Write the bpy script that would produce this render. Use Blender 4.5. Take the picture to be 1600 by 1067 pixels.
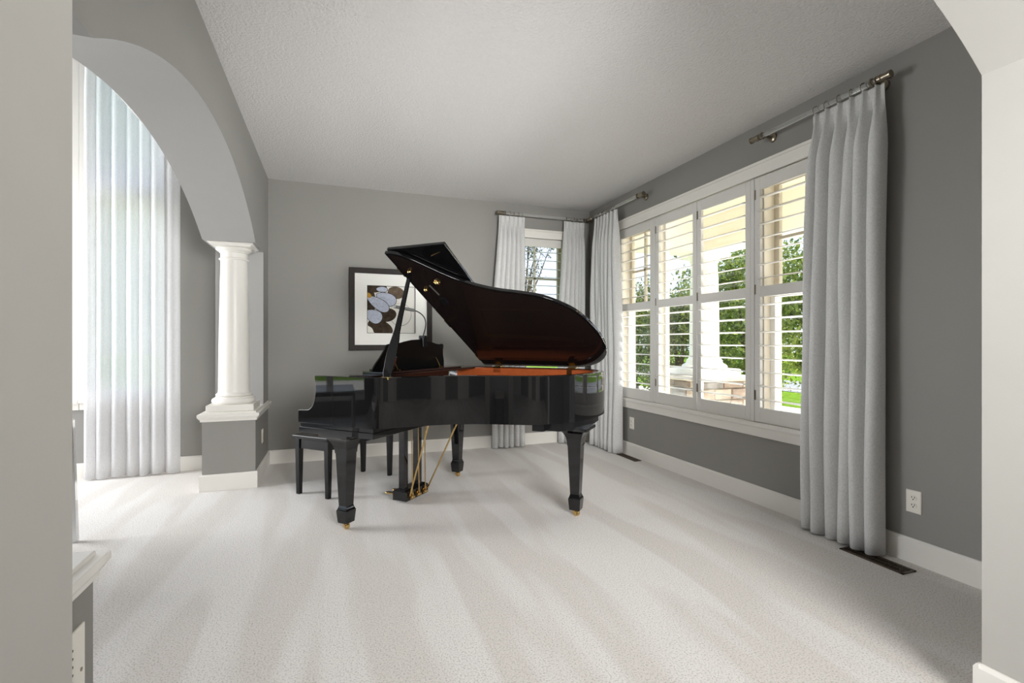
import bpy, bmesh, math, random
from mathutils import Vector, Matrix
random.seed(7)
for o in list(bpy.data.objects): bpy.data.objects.remove(o, do_unlink=True)
scene = bpy.context.scene
COL = scene.collection
PI = math.pi
R = math.radians

# ------------------------------------------------------------------ camera
CAM_H = 1.17
cam_d = bpy.data.cameras.new('camera'); cam = bpy.data.objects.new('camera', cam_d); COL.objects.link(cam)
cam_d.sensor_width = 36.0; cam_d.lens = 762.0 / 1600.0 * 36.0
cam_d.shift_y = 1.5 / 1600.0
cam_d.clip_start = 0.02; cam_d.clip_end = 300
cam.location = (0, 0, CAM_H); cam.rotation_euler = (PI / 2, 0, -R(19.95))
scene.camera = cam

# ------------------------------------------------------------------ world, sun, large lights, exposure
world = bpy.data.worlds.new('sky'); scene.world = world; world.use_nodes = True
wn = world.node_tree.nodes; wl = world.node_tree.links
bg = wn['Background']
tc = wn.new('ShaderNodeTexCoord'); sx = wn.new('ShaderNodeSeparateXYZ'); rp = wn.new('ShaderNodeValToRGB')
wl.new(tc.outputs['Generated'], sx.inputs[0]); wl.new(sx.outputs['Z'], rp.inputs[0]); wl.new(rp.outputs[0], bg.inputs['Color'])
rp.color_ramp.elements[0].position = 0.0; rp.color_ramp.elements[0].color = (0.80, 0.89, 1.0, 1)
rp.color_ramp.elements[1].position = 0.7; rp.color_ramp.elements[1].color = (0.45, 0.66, 1.0, 1)
bg.inputs['Strength'].default_value = 1.35

def sun(name, strength, angle, direction, color):
    d = bpy.data.lights.new(name, 'SUN'); d.energy = strength; d.angle = R(angle); d.color = color
    o = bpy.data.objects.new(name, d); COL.objects.link(o)
    o.rotation_euler = Vector(direction).to_track_quat('-Z', 'Y').to_euler(); o.location = (6, -6, 12)
sun('sun', 9.0, 1.0, (-0.66, 0.20, -0.70), (1.0, 0.95, 0.86))

def area(name, loc, target, sx_, sy_, power, color=(1, 1, 1), spread=180):
    d = bpy.data.lights.new(name, 'AREA'); d.shape = 'RECTANGLE'; d.size = sx_; d.size_y = sy_; d.energy = power; d.color = color; d.spread = R(spread)
    o = bpy.data.objects.new(name, d); COL.objects.link(o); o.location = loc
    o.rotation_euler = (Vector(target) - Vector(loc)).to_track_quat('-Z', 'Y').to_euler()
area('hall_window_fill', (-3.5, 5.0, 1.75), (2.4, 3.0, 1.6), 2.4, 2.6, 222, (0.97, 0.985, 1.0))  # area light added to strengthen the daylight from the hall windows
area('behind_camera_fill', (1.15, -1.6, 1.75), (1.45, 4.0, 1.55), 1.5, 0.9, 60, (1.0, 0.995, 0.98), 88)  # soft fill added behind the camera, no fixture modelled
area('added_foyer_fill', (0.6, -2.7, 2.70), (0.6, -2.6, 0.0), 0.6, 0.6, 26, (1.0, 0.97, 0.92))  # added unseen lamp, brightens the foyer that the lacquer reflects

area('porch_strip_fill', (4.3, 3.1, 0.30), (0.0, 2.9, 1.25), 3.6, 0.3, 92, (0.98, 0.99, 1.0), 120)  # unseen strip light added below the sill, standing in for ground bounce
scene.cycles.diffuse_bounces = 10
scene.cycles.max_bounces = 16
scene.cycles.transparent_max_bounces = 16
scene.view_settings.view_transform = 'Standard'
scene.view_settings.look = 'None'
scene.view_settings.gamma = 1.0
scene.view_settings.use_curve_mapping = False
scene.view_settings.exposure = 0.25

# ------------------------------------------------------------------ materials
MATS = {}
def srgb(r, g, b):
    f = lambda c: (c / 255 / 12.92) if c / 255 <= 0.04045 else ((c / 255 + 0.055) / 1.055) ** 2.4
    return (f(r), f(g), f(b), 1)
def mat(name, col, rough=0.5, metal=0.0, spec=0.5, noise=0.0, nscale=8.0, bump=0.0, bscale=200.0, bdist=0.002, coat=0.0, trans=0.0, ior=1.45, emit=None):
    m = bpy.data.materials.new(name); m.use_nodes = True
    n, l = m.node_tree.nodes, m.node_tree.links
    p = n['Principled BSDF']
    p.inputs['Roughness'].default_value = rough; p.inputs['Metallic'].default_value = metal
    p.inputs['Specular IOR Level'].default_value = spec; p.inputs['Coat Weight'].default_value = coat
    p.inputs['Transmission Weight'].default_value = trans; p.inputs['IOR'].default_value = ior
    tcn = n.new('ShaderNodeTexCoord')
    nz = n.new('ShaderNodeTexNoise'); nz.inputs['Scale'].default_value = nscale; nz.inputs['Detail'].default_value = 3
    l.new(tcn.outputs['Object'], nz.inputs['Vector'])
    ramp = n.new('ShaderNodeValToRGB')
    c = Vector(col[:3])
    ramp.color_ramp.elements[0].position = 0.3; ramp.color_ramp.elements[1].position = 0.7
    ramp.color_ramp.elements[0].color = (*(c * (1 - noise)), 1); ramp.color_ramp.elements[1].color = (*(c * (1 + noise)), 1)
    l.new(nz.outputs['Fac'], ramp.inputs[0]); l.new(ramp.outputs[0], p.inputs['Base Color'])
    if bump > 0:
        nb = n.new('ShaderNodeTexNoise'); nb.inputs['Scale'].default_value = bscale; nb.inputs['Detail'].default_value = 4
        l.new(tcn.outputs['Object'], nb.inputs['Vector'])
        b = n.new('ShaderNodeBump'); b.inputs['Strength'].default_value = bump; b.inputs['Distance'].default_value = bdist
        l.new(nb.outputs['Fac'], b.inputs['Height']); l.new(b.outputs[0], p.inputs['Normal'])
    MATS[name] = m
    return m
mat('wall_grey', srgb(148, 146, 142), 0.85, spec=0.2, noise=0.012, nscale=3, bump=0.12, bscale=160)
mat('soffit_grey', srgb(168, 167, 165), 0.85, spec=0.2, noise=0.01, bump=0.1, bscale=160)
mat('reveal_white', srgb(184, 182, 177), 0.8, spec=0.2, noise=0.01, bump=0.1, bscale=160)
mat('ceiling_white', srgb(229, 227, 226), 0.9, spec=0.1, noise=0.02, nscale=60, bump=0.8, bscale=80, bdist=0.010)
mat('trim_white', srgb(232, 229, 223), 0.35, noise=0.006)
mat('shutter_white', srgb(217, 215, 210), 0.32, noise=0.006)
mat('jamb_cream', srgb(236, 229, 215), 0.45, noise=0.01)
mat('sash_tan', srgb(198, 190, 172), 0.45, noise=0.01)
mat('sash_white', srgb(225, 224, 220), 0.4)
mat('lacquer', (0.0045, 0.0045, 0.005, 1), 0.03, spec=0.75, noise=0.0)
mat('lacquer_under', (0.012, 0.008, 0.0075, 1), 0.07, spec=0.28, noise=0.05, nscale=4)
mat('satin_black', (0.008, 0.008, 0.009, 1), 0.22)
mat('desk_black', (0.004, 0.004, 0.004, 1), 0.4, spec=0.12)
mat('inner_wood', srgb(158, 80, 42), 0.22, noise=0.10, nscale=20, coat=0.3)
mat('spruce', srgb(150, 100, 56), 0.4, noise=0.08, nscale=30)
mat('plate_gold', srgb(150, 108, 50), 0.35, metal=0.7, noise=0.03)
mat('string_steel', srgb(190, 180, 160), 0.25, metal=1.0)
mat('brass', srgb(216, 184, 122), 0.18, metal=1.0, noise=0.03, nscale=40)
mat('red_felt', srgb(120, 20, 22), 0.9)
mat('rubber', (0.01, 0.01, 0.01, 1), 0.6)
mat('nickel', srgb(150, 140, 124), 0.28, metal=1.0, noise=0.04, nscale=50)
mat('acrylic', (0.93, 0.94, 0.93, 1), 0.03, trans=0.85, ior=1.49)
mat('chrome', srgb(205, 205, 205), 0.08, metal=1.0)
mat('plastic_white', srgb(236, 232, 222), 0.35)
mat('hole_shade', (0.012, 0.011, 0.010, 1), 0.6)  # near black, painted in for the shade inside slots, holes and ducts
mat('register_bronze', srgb(78, 66, 54), 0.5, metal=0.4, noise=0.05)
mat('frame_dark', srgb(40, 35, 32), 0.5, spec=0.2, noise=0.12, nscale=30)
mat('mat_board', srgb(236, 235, 230), 0.9, spec=0.1)
mat('print_paper', srgb(228, 226, 219), 0.8, spec=0.1, noise=0.02)
mat('print_dark', srgb(66, 56, 46), 0.8, spec=0.1, noise=0.35, nscale=35)
mat('print_brown', srgb(104, 90, 76), 0.8, spec=0.1, noise=0.3, nscale=30)
mat('print_petal', srgb(186, 192, 208), 0.8, spec=0.1, noise=0.14, nscale=45)
mat('print_line', srgb(60, 56, 54), 0.8, spec=0.1)
mat('print_yellow', srgb(198, 152, 66), 0.8, spec=0.1, noise=0.1, nscale=40)
mat('lamp_grey', srgb(120, 120, 118), 0.35, metal=0.6)
mat('stone_cap', srgb(196, 188, 176), 0.9, noise=0.15, nscale=12, bump=0.5, bscale=40, bdist=0.01)
STONES = [mat('stone_%d' % i, srgb(*c), 0.9, noise=0.2, nscale=9, bump=0.6, bscale=30, bdist=0.012) for i, c in enumerate(((168, 150, 136), (150, 146, 142), (186, 168, 150), (140, 128, 118), (196, 182, 166)))]
mat('mortar', srgb(170, 162, 150), 0.95, noise=0.08)
mat('porch_white', srgb(240, 238, 230), 0.6, noise=0.01)
mat('porch_cream', srgb(246, 236, 212), 0.7, noise=0.01)
mat('concrete', srgb(222, 216, 204), 0.9, noise=0.06, nscale=5, bump=0.2, bscale=80)
mat('asphalt', srgb(140, 140, 144), 0.9, noise=0.06, nscale=4)
mat('grass', srgb(112, 146, 36), 0.9, spec=0.1, noise=0.25, nscale=5, bump=0.8, bscale=120, bdist=0.03)
mat('bark', srgb(92, 76, 60), 0.9, noise=0.25, nscale=14, bump=0.6, bscale=50, bdist=0.01)
mat('siding', srgb(190, 182, 168), 0.8, noise=0.03)
mat('floor_tile', srgb(176, 166, 152), 0.5, noise=0.05)

def carpet_mat():
    m = bpy.data.materials.new('carpet'); m.use_nodes = True; n, l = m.node_tree.nodes, m.node_tree.links
    p = n['Principled BSDF']; p.inputs['Roughness'].default_value = 1.0; p.inputs['Specular IOR Level'].default_value = 0.05
    p.inputs['Sheen Weight'].default_value = 0.15
    t = n.new('ShaderNodeTexCoord')
    # vacuum strokes: stretched, warped noise, pile brushed one way or the other
    mp = n.new('ShaderNodeMapping'); mp.inputs['Rotation'].default_value = (0, 0, R(8)); mp.inputs['Scale'].default_value = (3.0, 0.42, 1)
    wn_ = n.new('ShaderNodeTexNoise'); wn_.inputs['Scale'].default_value = 0.8; wn_.inputs['Detail'].default_value = 1
    add = n.new('ShaderNodeMixRGB'); add.blend_type = 'ADD'; add.inputs[0].default_value = 0.12
    l.new(t.outputs['Object'], wn_.inputs['Vector']); l.new(t.outputs['Object'], add.inputs[1]); l.new(wn_.outputs['Color'], add.inputs[2])
    l.new(add.outputs[0], mp.inputs['Vector'])
    ns = n.new('ShaderNodeTexNoise'); ns.inputs['Scale'].default_value = 1.5; ns.inputs['Detail'].default_value = 2; ns.inputs['Roughness'].default_value = 0.4
    l.new(mp.outputs[0], ns.inputs['Vector'])
    r1 = n.new('ShaderNodeValToRGB'); r1.color_ramp.elements[0].position = 0.45; r1.color_ramp.elements[1].position = 0.55
    r1.color_ramp.elements[0].color = srgb(216, 211, 206); r1.color_ramp.elements[1].color = srgb(226, 223, 220)
    l.new(ns.outputs['Fac'], r1.inputs[0])
    # yarn tufts
    nf = n.new('ShaderNodeTexNoise'); nf.inputs['Scale'].default_value = 150; nf.inputs['Detail'].default_value = 3
    l.new(t.outputs['Object'], nf.inputs['Vector'])
    r2 = n.new('ShaderNodeValToRGB'); r2.color_ramp.elements[0].position = 0.28; r2.color_ramp.elements[1].position = 0.52
    r2.color_ramp.elements[0].color = (0.60, 0.59, 0.58, 1); r2.color_ramp.elements[1].color = (1, 1, 1, 1)
    l.new(nf.outputs['Fac'], r2.inputs[0])
    mx = n.new('ShaderNodeMixRGB'); mx.blend_type = 'MULTIPLY'; mx.inputs[0].default_value = 1
    l.new(r1.outputs[0], mx.inputs[1]); l.new(r2.outputs[0], mx.inputs[2]); l.new(mx.outputs[0], p.inputs['Base Color'])
    b = n.new('ShaderNodeBump'); b.inputs['Strength'].default_value = 0.6; b.inputs['Distance'].default_value = 0.004
    l.new(nf.outputs['Fac'], b.inputs['Height']); l.new(b.outputs[0], p.inputs['Normal'])
    MATS['carpet'] = m
carpet_mat()

def fabric_mat(name, col, col2, translucent, transparent, weave=700.0):
    m = bpy.data.materials.new(name); m.use_nodes = True; n, l = m.node_tree.nodes, m.node_tree.links
    p = n['Principled BSDF']; p.inputs['Roughness'].default_value = 0.9; p.inputs['Specular IOR Level'].default_value = 0.1
    p.inputs['Sheen Weight'].default_value = 0.2
    t = n.new('ShaderNodeTexCoord'); mp = n.new('ShaderNodeMapping'); mp.inputs['Scale'].default_value = (1, 1, 0.6)
    nz = n.new('ShaderNodeTexNoise'); nz.inputs['Scale'].default_value = weave / 4; nz.inputs['Detail'].default_value = 4
    l.new(t.outputs['Object'], mp.inputs[0]); l.new(mp.outputs[0], nz.inputs['Vector'])
    rr = n.new('ShaderNodeValToRGB'); rr.color_ramp.elements[0].position = 0.35; rr.color_ramp.elements[1].position = 0.65
    rr.color_ramp.elements[0].color = col; rr.color_ramp.elements[1].color = col2
    l.new(nz.outputs['Fac'], rr.inputs[0]); l.new(rr.outputs[0], p.inputs['Base Color'])
    b = n.new('ShaderNodeBump'); b.inputs['Strength'].default_value = 0.25; b.inputs['Distance'].default_value = 0.002
    l.new(nz.outputs['Fac'], b.inputs['Height']); l.new(b.outputs[0], p.inputs['Normal'])
    out = n['Material Output']; last = p.outputs[0]
    if translucent:
        tl = n.new('ShaderNodeBsdfTranslucent'); l.new(rr.outputs[0], tl.inputs['Color'])
        mx = n.new('ShaderNodeMixShader'); mx.inputs[0].default_value = translucent
        l.new(last, mx.inputs[1]); l.new(tl.outputs[0], mx.inputs[2]); last = mx.outputs[0]
    if transparent:
        tr = n.new('ShaderNodeBsdfTransparent')
        mx = n.new('ShaderNodeMixShader'); mx.inputs[0].default_value = transparent
        l.new(last, mx.inputs[1]); l.new(tr.outputs[0], mx.inputs[2]); last = mx.outputs[0]
    l.new(last, out.inputs['Surface']); MATS[name] = m
fabric_mat('drape', srgb(205, 205, 204), srgb(221, 221, 220), 0.06, 0)
fabric_mat('sheer', srgb(242, 242, 243), srgb(251, 251, 252), 0.55, 0.22, 500)

def glass_mat():
    m = bpy.data.materials.new('window_glass'); m.use_nodes = True; n, l = m.node_tree.nodes, m.node_tree.links
    n.remove(n['Principled BSDF'])
    tr = n.new('ShaderNodeBsdfTransparent'); gl = n.new('ShaderNodeBsdfGlossy'); gl.inputs['Roughness'].default_value = 0.0
    fr = n.new('ShaderNodeLayerWeight'); fr.inputs['Blend'].default_value = 0.5
    pw = n.new('ShaderNodeMath'); pw.operation = 'POWER'; pw.inputs[1].default_value = 5.0; l.new(fr.outputs['Facing'], pw.inputs[0])
    ma = n.new('ShaderNodeMath'); ma.operation = 'MULTIPLY_ADD'; ma.inputs[1].default_value = 0.9; ma.inputs[2].default_value = 0.03; l.new(pw.outputs[0], ma.inputs[0])
    mx = n.new('ShaderNodeMixShader'); l.new(ma.outputs[0], mx.inputs[0]); l.new(tr.outputs[0], mx.inputs[1]); l.new(gl.outputs[0], mx.inputs[2])
    l.new(mx.outputs[0], n['Material Output'].inputs['Surface']); MATS['window_glass'] = m
glass_mat()

def leaf_mat(name, c1, c2, trans=0.45):
    m = bpy.data.materials.new(name); m.use_nodes = True; n, l = m.node_tree.nodes, m.node_tree.links
    p = n['Principled BSDF']; p.inputs['Roughness'].default_value = 0.45
    g = n.new('ShaderNodeNewGeometry'); rr = n.new('ShaderNodeValToRGB')
    rr.color_ramp.elements[0].color = c1; rr.color_ramp.elements[1].color = c2
    l.new(g.outputs['Random Per Island'], rr.inputs[0]); l.new(rr.outputs[0], p.inputs['Base Color'])
    tl = n.new('ShaderNodeBsdfTranslucent'); l.new(rr.outputs[0], tl.inputs['Color'])
    mx = n.new('ShaderNodeMixShader'); mx.inputs[0].default_value = trans
    l.new(p.outputs[0], mx.inputs[1]); l.new(tl.outputs[0], mx.inputs[2]); l.new(mx.outputs[0], n['Material Output'].inputs['Surface'])
    MATS[name] = m
leaf_mat('leaf_light', srgb(78, 108, 30), srgb(168, 180, 84))
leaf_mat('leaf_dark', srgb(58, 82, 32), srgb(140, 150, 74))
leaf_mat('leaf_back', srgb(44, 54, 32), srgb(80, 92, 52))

# ------------------------------------------------------------------ mesh helpers
class MB:
    def __init__(s): s.v = []; s.f = []
    def add(s, vs, fs):
        b = len(s.v); s.v += [tuple(v) for v in vs]; s.f += [tuple(i + b for i in f) for f in fs]; return s
    def box(s, x0, x1, y0, y1, z0, z1):
        vs = [(x, y, z) for z in (z0, z1) for y in (y0, y1) for x in (x0, x1)]
        return s.add(vs, [(0, 2, 3, 1), (4, 5, 7, 6), (0, 1, 5, 4), (2, 6, 7, 3), (0, 4, 6, 2), (1, 3, 7, 5)])
    def loft(s, rings, cap=True, closed=True):
        n = len(rings[0]); vs = [p for r in rings for p in r]; fs = []
        for i in range(len(rings) - 1):
            for j in range(n if closed else n - 1):
                k = (j + 1) % n
                fs.append((i * n + j, i * n + k, (i + 1) * n + k, (i + 1) * n + j))
        if cap and closed:
            fs.append(tuple(reversed(range(n)))); fs.append(tuple(range((len(rings) - 1) * n, len(rings) * n)))
        return s.add(vs, fs)
    def lathe(s, prof, n=32, cx=0, cy=0, cap=True):
        return s.loft([[(cx + r * math.cos(2 * PI * j / n), cy + r * math.sin(2 * PI * j / n), z) for j in range(n)] for r, z in prof], cap)
    def sq(s, prof, cx=0, cy=0, ratio=1.0):
        return s.loft([[(cx + dx * h, cy + dy * h * ratio, z) for dx, dy in ((-1, -1), (1, -1), (1, 1), (-1, 1))] for h, z in prof])
    def tube(s, pts, rad, n=10, cap=True):
        pts = [Vector(p) for p in pts]; rings = []; up = None
        rads = rad if isinstance(rad, (list, tuple)) else [rad] * len(pts)
        for i, p in enumerate(pts):
            d = (pts[min(i + 1, len(pts) - 1)] - pts[max(i - 1, 0)]).normalized()
            if up is None:
                up = Vector((0, 0, 1)) if abs(d.z) < 0.9 else Vector((1, 0, 0))
            a = d.cross(up).normalized(); b = a.cross(d).normalized(); up = b
            rings.append([p + (a * math.cos(2 * PI * j / n) + b * math.sin(2 * PI * j / n)) * rads[i] for j in range(n)])
        return s.loft(rings, cap)
    def prism(s, poly, fn, t0, t1):
        n = len(poly); vs = [fn(a, b, t0) for a, b in poly] + [fn(a, b, t1) for a, b in poly]
        fs = [tuple(reversed(range(n))), tuple(range(n, 2 * n))] + [(i, (i + 1) % n, n + (i + 1) % n, n + i) for i in range(n)]
        return s.add(vs, fs)
    def sphere(s, c, r, n=16, m=10, sc=(1, 1, 1)):
        rings = [[(c[0] + sc[0] * r * math.sin(PI * i / m) * math.cos(2 * PI * j / n), c[1] + sc[1] * r * math.sin(PI * i / m) * math.sin(2 * PI * j / n), c[2] - sc[2] * r * math.cos(PI * i / m)) for j in range(n)] for i in range(1, m)]
        return s.loft(rings)
    def torus(s, c, R_, r, axis='x', n=18, m=6):
        rings = []
        for i in range(n + 1):
            a = 2 * PI * i / n; ring = []
            for j in range(m):
                b = 2 * PI * j / m; rr = R_ + r * math.cos(b); h = r * math.sin(b)
                u, w = rr * math.cos(a), rr * math.sin(a)
                ring.append({'x': (c[0] + h, c[1] + u, c[2] + w), 'y': (c[0] + u, c[1] + h, c[2] + w), 'z': (c[0] + u, c[1] + w, c[2] + h)}[axis])
            rings.append(ring)
        return s.loft(rings, cap=False)
    def mesh(s, name):
        me = bpy.data.meshes.new(name); me.from_pydata(s.v, [], s.f)
        bm = bmesh.new(); bm.from_mesh(me); bmesh.ops.recalc_face_normals(bm, faces=bm.faces); bm.to_mesh(me); bm.free()
        return me
    def build(s, name, material, parent=None, smooth=False, bevel=0.0, seg=2, angle=None):
        me = s.mesh(name)
        return link(name, me, material, parent, smooth, bevel, seg, angle)
def link(name, me, material, parent=None, smooth=False, bevel=0.0, seg=2, angle=None):
    if not me.materials:
        me.materials.append(MATS[material] if isinstance(material, str) else material)
    if smooth or bevel:
        for p in me.polygons: p.use_smooth = True
        me.set_sharp_from_angle(angle=R(angle or 35))
    o = bpy.data.objects.new(name, me); COL.objects.link(o)
    if parent: o.parent = parent
    if bevel:
        b = o.modifiers.new('bevel', 'BEVEL'); b.width = bevel; b.segments = seg; b.limit_method = 'ANGLE'; b.angle_limit = R(30)
        b.harden_normals = True
    return o
def thing(name, label, cat, loc=(0, 0, 0), rz=0, group=None):
    o = bpy.data.objects.new(name, None); COL.objects.link(o); o.location = loc; o.rotation_euler = (0, 0, rz); o.empty_display_size = 0.1
    o['label'] = label; o['category'] = cat
    if group: o['group'] = group
    return o
def tag(o, label, cat, group=None, kind=None):
    o['label'] = label; o['category'] = cat
    if group: o['group'] = group
    if kind: o['kind'] = kind
    return o
def struct(o, label=None, cat=None):
    o['kind'] = 'structure'
    if label: o['label'] = label
    if cat: o['category'] = cat
    return o
def sm(t): t = max(0, min(1, t)); return t * t * (3 - 2 * t)
def lerp(a, b, t): return a + (b - a) * t

# ------------------------------------------------------------------ room dimensions
XR, YB, XL, XL2, H = 2.89, 5.21, -0.605, -0.98, 2.745
YF, YF0 = 0.966, 0.70            # wall with the arched doorway the camera looks through
WT = 0.20
XE = -1.30                       # edge of the low ceiling in the hall to the left
HH = 5.0                         # height of the hall

struct(MB().box(-5.2, XR + WT, -4.2, YB + WT, -0.12, 0.0).build('floor', 'carpet'), 'pale greige cut pile carpet with vacuum marks', 'floor')
struct(MB().box(XL2, XR + WT, YF0, YB + WT, H, H + 0.15).build('ceiling', 'ceiling_white'), 'white stippled ceiling above the piano', 'ceiling')
struct(MB().box(XE, XL2, -4.2, YB + WT, H, H + 0.15).box(XL2, XR + WT, -4.2, YF0, H, H + 0.15).build('ceiling_hall', 'ceiling_white'), 'low ceiling strip beside the tall hall', 'ceiling')
struct(MB().box(-5.2, XE, -4.2, YB + WT, HH, HH + 0.15).build('ceiling_tall_hall', 'ceiling_white'), 'high ceiling of the tall hall', 'ceiling')
struct(MB().box(XE, XE + 0.15, -4.2, YB + WT, H + 0.15, HH).build('wall_upper_hall', 'wall_grey'), 'grey wall of the tall hall above the low ceiling', 'wall')

# walls with rectangular holes; holes are (a0, a1, z0, z1)
def holed(a0, a1, z0, z1, holes, fn):
    mb = MB(); holes = sorted(holes); a = a0
    for h in holes:
        if h[0] > a: fn(mb, a, h[0], z0, z1)
        fn(mb, h[0], h[1], z0, h[2]); fn(mb, h[0], h[1], h[3], z1); a = h[1]
    if a < a1: fn(mb, a, a1, z0, z1)
    return mb
W1 = (2.13, 4.60, 0.56, 2.40)     # right window
W2 = (1.84, 2.61, 0.56, 2.40)     # back window
W3 = (-2.0, -1.45, 0.68, 4.2)     # tall hall window behind the sheer
W4 = (-2.68, -2.12, 0.68, 4.2)
struct(holed(-5.0, XR + WT, 0, HH, [W4, W3, W2], lambda m, a, b, c, d: m.box(a, b, YB, YB + WT, c, d)).build('wall_back', 'wall_grey'), 'mid grey painted wall behind the piano', 'wall')
struct(holed(-4.2, YB, 0, H, [W1], lambda m, a, b, c, d: m.box(XR, XR + WT, a, b, c, d)).build('wall_right', 'wall_grey'), 'mid grey painted wall around the wide shuttered window', 'wall')
struct(holed(-4.2, YB + WT, 0, HH, [(2.3, 4.2, 0.35, 2.35)], lambda m, a, b, c, d: m.box(-5.2, -5.0, a, b, c, d)).build('wall_hall_left', 'wall_grey'), 'grey far wall of the tall hall', 'wall')
struct(MB().box(-5.0, XR, -4.2, -4.0, 0, HH).build('wall_hall_front', 'wall_grey'), 'grey wall behind the camera', 'wall')

# arched wall on the left (beam over the column)
def arc(c0, c1, zs, rise, n=40):
    half = (c1 - c0) / 2; rad = (half * half + rise * rise) / (2 * rise); cc = (c0 + c1) / 2; zc = zs + rise - rad
    a = math.asin(half / rad)
    return [(cc + rad * math.sin(-a + 2 * a * i / n), zc + rad * math.cos(-a + 2 * a * i / n)) for i in range(n + 1)]
Y0A, Y1A, ZS = 1.60, 4.42, 1.98
def arch_wall(name, pts, top, fn, t0, t1, mface, msoff, close0, close1):
    # pts: lower outline from one end to the other
    me = bpy.data.meshes.new(name); v = []; f = []; mi = []
    n = len(pts)
    for t in (t0, t1):
        for a, z in pts: v.append(fn(a, z, t))
        for a, z in pts: v.append(fn(a, top, t))
    o1 = 2 * n
    for i in range(n - 1):
        if abs(pts[i][0] - pts[i + 1][0]) > 1e-6:
            f += [(i, i + 1, n + i + 1, n + i), (o1 + i, o1 + n + i, o1 + n + i + 1, o1 + i + 1)]; mi += [0, 0]
        f.append((i, o1 + i, o1 + i + 1, i + 1)); mi.append(1)
    f += [(0, n, o1 + n, o1), (n - 1, o1 + n - 1, o1 + 2 * n - 1, 2 * n - 1)]; mi += [0, 0]
    me.from_pydata(v, [], f); me.materials.append(MATS[mface]); me.materials.append(MATS[msoff])
    for p, k in zip(me.polygons, mi): p.material_index = k
    bm = bmesh.new(); bm.from_mesh(me); bmesh.ops.recalc_face_normals(bm, faces=bm.faces); bm.to_mesh(me); bm.free()
    for p in me.polygons: p.use_smooth = True
    me.set_sharp_from_angle(angle=R(25))
    o = bpy.data.objects.new(name, me); COL.objects.link(o); return o
pts = [(YF, ZS)] + arc(Y0A, Y1A, ZS, 0.385) + [(4.88, ZS), (4.88, 0.60), (YB, 0.60)]
struct(arch_wall('wall_left', pts, H, lambda a, z, t: (t, a, z), XL, XL2, 'wall_grey', 'soffit_grey', True, True), 'grey wall with wide segmental arch opening to the hall', 'wall')
# doorway wall with an arch, the camera looks through it
XJ0, XJ1, ZJ = -0.392, 1.970, 2.035
pts = [(XL2, 0), (XJ0, 0), (XJ0, ZJ)] + arc(XJ0, XJ1, ZJ, 0.46)[1:-1] + [(XJ1, ZJ), (XJ1, 0), (XR, 0)]
struct(arch_wall('wall_front', pts, H, lambda a, z, t: (a, t, z), YF0, YF, 'wall_grey', 'reveal_white', True, True), 'off white reveal of the arched doorway framing the view', 'wall')

# ------------------------------------------------------------------ baseboards
BH, BT = 0.13, 0.016
def base_y(mb, x0, x1, y, sgn):   # runs along x on a wall at y; sgn = direction into the room
    prof = [(0, 0), (BT, 0), (BT, BH - 0.012), (BT * 0.5, BH), (0, BH)]
    return mb.prism(prof, lambda a, z, t: (t, y + sgn * a, z), x0, x1)
def base_x(mb, y0, y1, x, sgn):
    prof = [(0, 0), (BT, 0), (BT, BH - 0.012), (BT * 0.5, BH), (0, BH)]
    return mb.prism(prof, lambda a, z, t: (x + sgn * a, t, z), y0, y1)
struct(base_y(MB(), XL, XR, YB, -1).build('baseboard_back', 'trim_white'), 'white baseboard along the back wall', 'baseboard')
struct(base_x(MB(), YF, YB - BT, XR, -1).build('baseboard_right', 'trim_white'), 'white baseboard under the wide window', 'baseboard')
struct(base_y(MB(), -5.0, XL2, YB, -1).build('baseboard_hall', 'trim_white'), 'white baseboard behind the sheer curtain', 'baseboard')
struct(base_x(base_y(MB(), XJ1 - BT, XR - BT, YF, 1), YF0, YF, XJ1, -1).build('baseboard_doorway', 'trim_white'), 'white baseboard at the foot of the right doorway jamb', 'baseboard')
struct(base_x(base_y(MB(), XL2, XJ0, YF0, -1), YF0, YF, XJ0, 1).build('baseboard_doorway_left', 'trim_white'), 'white baseboard at the foot of the left doorway jamb', 'baseboard')

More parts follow.
